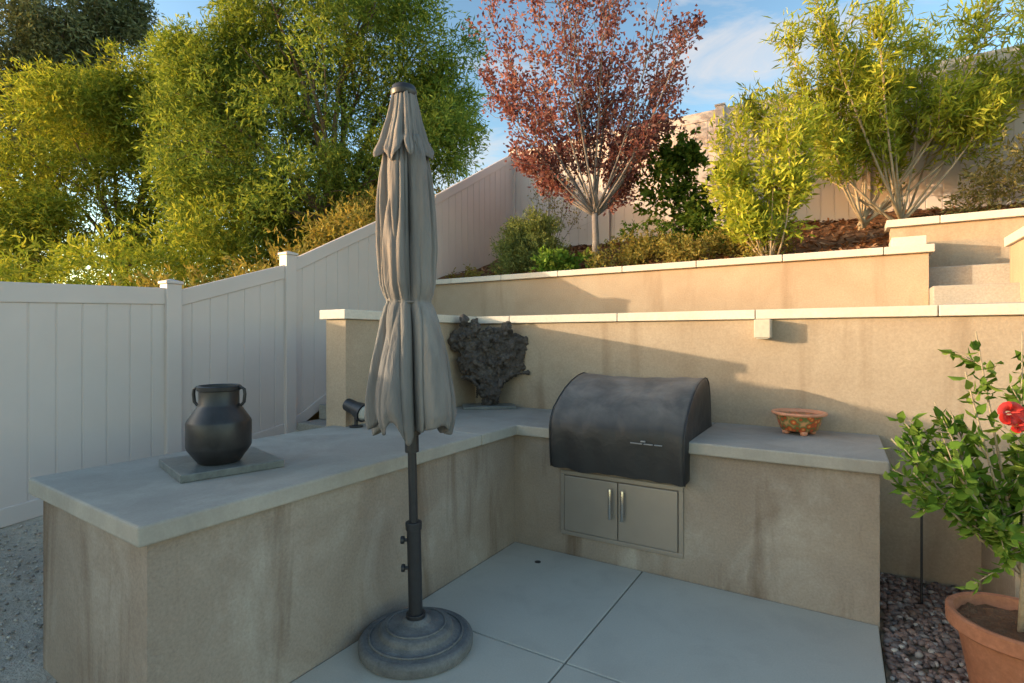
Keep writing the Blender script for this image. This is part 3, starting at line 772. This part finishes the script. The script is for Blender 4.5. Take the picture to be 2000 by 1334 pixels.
shrub('rosemary_bush',bl,LF_ros,.05,.014,22,26,8,.15,up=.9,seed=51,rnd=.35)
shrub('low_shrub',[(-2.05,2.62,2.42,.3,.18,.14),(-2.5,2.7,2.42,.3,.2,.15)],LF_dry,.05,.02,9,14,5,.1,seed=45)
tips=[(-1.9+x_,4.2+y_,4.2+z_) for x_,y_,z_ in rr.normal(size=(9,3))*[.3,.25,.3]]
vase_tree('dry_twig_shrub',(-1.85,4.2,2.9),tips,LF_dry,M_bark_grey,55,.016,14,.05,.02,.25,9,0)
shrub('grey_green_bush',[(4.0,4.2,3.45,.5,.4,.5),(4.5,4.2,3.8,.55,.4,.55),(5.0,4.1,3.6,.5,.4,.6),(3.6,4.3,3.2,.35,.3,.35),(4.9,4.3,4.4,.5,.3,.5)],mat_leaf('pale_leaf',[(.18,.18,.07),(.30,.27,.11),(.42,.37,.17)],.3),.08,.022,11,18,6,.18,up=.5,seed=46,stems=[(4.3,4.2,2.9,.02)])

# ---------------------------------------------------------------- potted hibiscus
ph=empty('potted_hibiscus'); pc_=(2.86,-.36,-.03)
mb=MB(); mb.lathe([(.17,0),(.175,.01),(.225,.285),(.228,.29),(.256,.292),(.264,.30),(.266,.358),(.256,.366),(.236,.362),(.228,.32),(.22,.30)],pc_,56,cap=False)
ob=mb.obj('terracotta_pot',M_terra,smooth=True,parent=ph); e=ob.modifiers.new('e','EDGE_SPLIT'); e.split_angle=math.radians(40)
us=np.linspace(-.225,.225,24)
V,Fc=grid(list(us),list(us),lambda u,v:.0)
V=[(pc_[0]+u*min(1,.226/max(1e-6,math.hypot(u,v))) , pc_[1]+v*min(1,.226/max(1e-6,math.hypot(u,v))), pc_[2]+.315+.02*mnoise.noise(Vector((u*20,v*20,0)))) for u,v,_ in V]
mesh_obj('potting_soil',V,Fc,M_mulch_soil,parent=ph)
rng=np.random.default_rng(61); mb=MB(); P=[];D=[]
b0=np.array([pc_[0],pc_[1],.28])
trunk_top=np.array([pc_[0],pc_[1]+.01,.66])
for (dx,dy,z) in [(-.58,0,1.14),(-.38,.1,1.20),(-.16,.05,1.62),(-.05,-.1,1.35),(.1,.1,1.62),(-.52,-.05,1.0),(-.30,-.15,.84),(-.20,.1,1.0),(.15,-.1,1.2),(.3,.0,1.4),(.35,.1,1.05),(-.20,-.05,.76),(.0,.15,1.1),(-.47,.12,1.24),(.02,-.05,.84),(-.25,.0,1.44),(-.42,-.1,1.08),(-.12,.05,.88),(-.28,0,.95),(-.35,.05,1.3),(-.22,.12,1.25),(-.45,0,.92)]:
    p=np.array([b0[0]+Rv[0]*dx+Dv[0]*dy,b0[1]+Rv[1]*dx+Dv[1]*dy,z])
    st=trunk_top+np.array([0,0,rng.uniform(-.15,.0)])
    mid=(st+p)/2+np.array([0,0,-.03]); pts=[(1-t)**2*st+2*t*(1-t)*mid+t*t*p for t in np.linspace(0,1,8)]
    mb.tube([tuple(q) for q in pts],list(np.linspace(.007,.003,8)),6)
    for k in range(3):
        i=rng.integers(2,7); dd=unit(unit(p-st)+rng.normal(size=3)*.7); e_=pts[i]+dd*rng.uniform(.08,.2)
        mb.tube([tuple(pts[i]),tuple((pts[i]+e_)/2+np.array([0,0,.005])),tuple(e_)],[.003,.0025,.002],5)
        m_=14; tt=rng.random((m_,1)); P.append(pts[i]+(e_-pts[i])*tt); D.append(unit(rng.normal(size=(m_,3))+dd*.6+np.array([0,0,-.1])))
    m_=30; tt=.3+.7*rng.random((m_,1)); P.append(st+(p-st)*tt+np.array([0,0,-.01])); D.append(unit(rng.normal(size=(m_,3))+unit(p-st)*.5))
mb.tube([(pc_[0],pc_[1],.25),(pc_[0]+.01,pc_[1],.5),(pc_[0],pc_[1]+.01,.68)],[.016,.014,.011],8)
mb.obj('stems',M_bark_tan,smooth=True,parent=ph)
P=np.concatenate(P);D=np.concatenate(D); n=len(P)
rv=rng.normal(size=(n,3)); S=unit(np.cross(D,rv*[.5,.5,1]+[0,0,1.5])); Nn=np.cross(D,S); l=rng.uniform(.04,.08,(n,1)); 
rows=[P,P+D*l*.25+S*l*.26+Nn*l*.05,P+D*l*.6+S*l*.27+Nn*l*.06,P+D*l*1.0-Nn*l*.1,P+D*l*.6-S*l*.27+Nn*l*.06,P+D*l*.25-S*l*.26+Nn*l*.05]
V=np.stack(rows,1).reshape(-1,3); 
mesh_obj('leaves',V,[tuple(range(6*i,6*i+6)) for i in range(n)],LF_hib,parent=ph)
M_fl=mat_simple('hibiscus_petal',(.60,.03,.02),.6,0,.3,60,.3)
mb=MB(); rf=np.random.default_rng(8)
for fx,fy,fz,fs in ((-.29,-.25,1.29,.85),(-.225,-.22,1.235,.5)):
    fc=np.array([b0[0]+Rv[0]*fx+Dv[0]*fy,b0[1]+Rv[1]*fx+Dv[1]*fy,fz])
    nn=np.array([-Dv[0],-Dv[1],0])*fs
    for k in range(5):
        a=2*math.pi*k/5+rf.uniform(-.15,.15)
        def Q_(r,th,o): return tuple(fc+fs*np.array([Rv[0]*math.cos(a+th),Rv[1]*math.cos(a+th),math.sin(a+th)*.9])*r+nn*(o+rf.uniform(-.006,.006)))
        ring=[[Q_(r,th,o+ (.012 if abs(th)>.5 else 0)) for th in (-.72,-.36,0,.36,.72)] for r,o in ((.012,0),(.035,.02),(.055,.026),(.066+rf.uniform(-.006,.004),.012))]
        V=[q for rw_ in ring for q in rw_]
        mb.add(V,[(j*5+i,j*5+i+1,(j+1)*5+i+1,(j+1)*5+i) for j in range(3) for i in range(4)])
    mb.tube([tuple(fc),tuple(fc-np.array([Dv[0],Dv[1],-.2])*.06*fs)],[.004,.003],6)
mesh_obj('flower',mb.v,mb.f,M_fl,smooth=True,parent=ph)
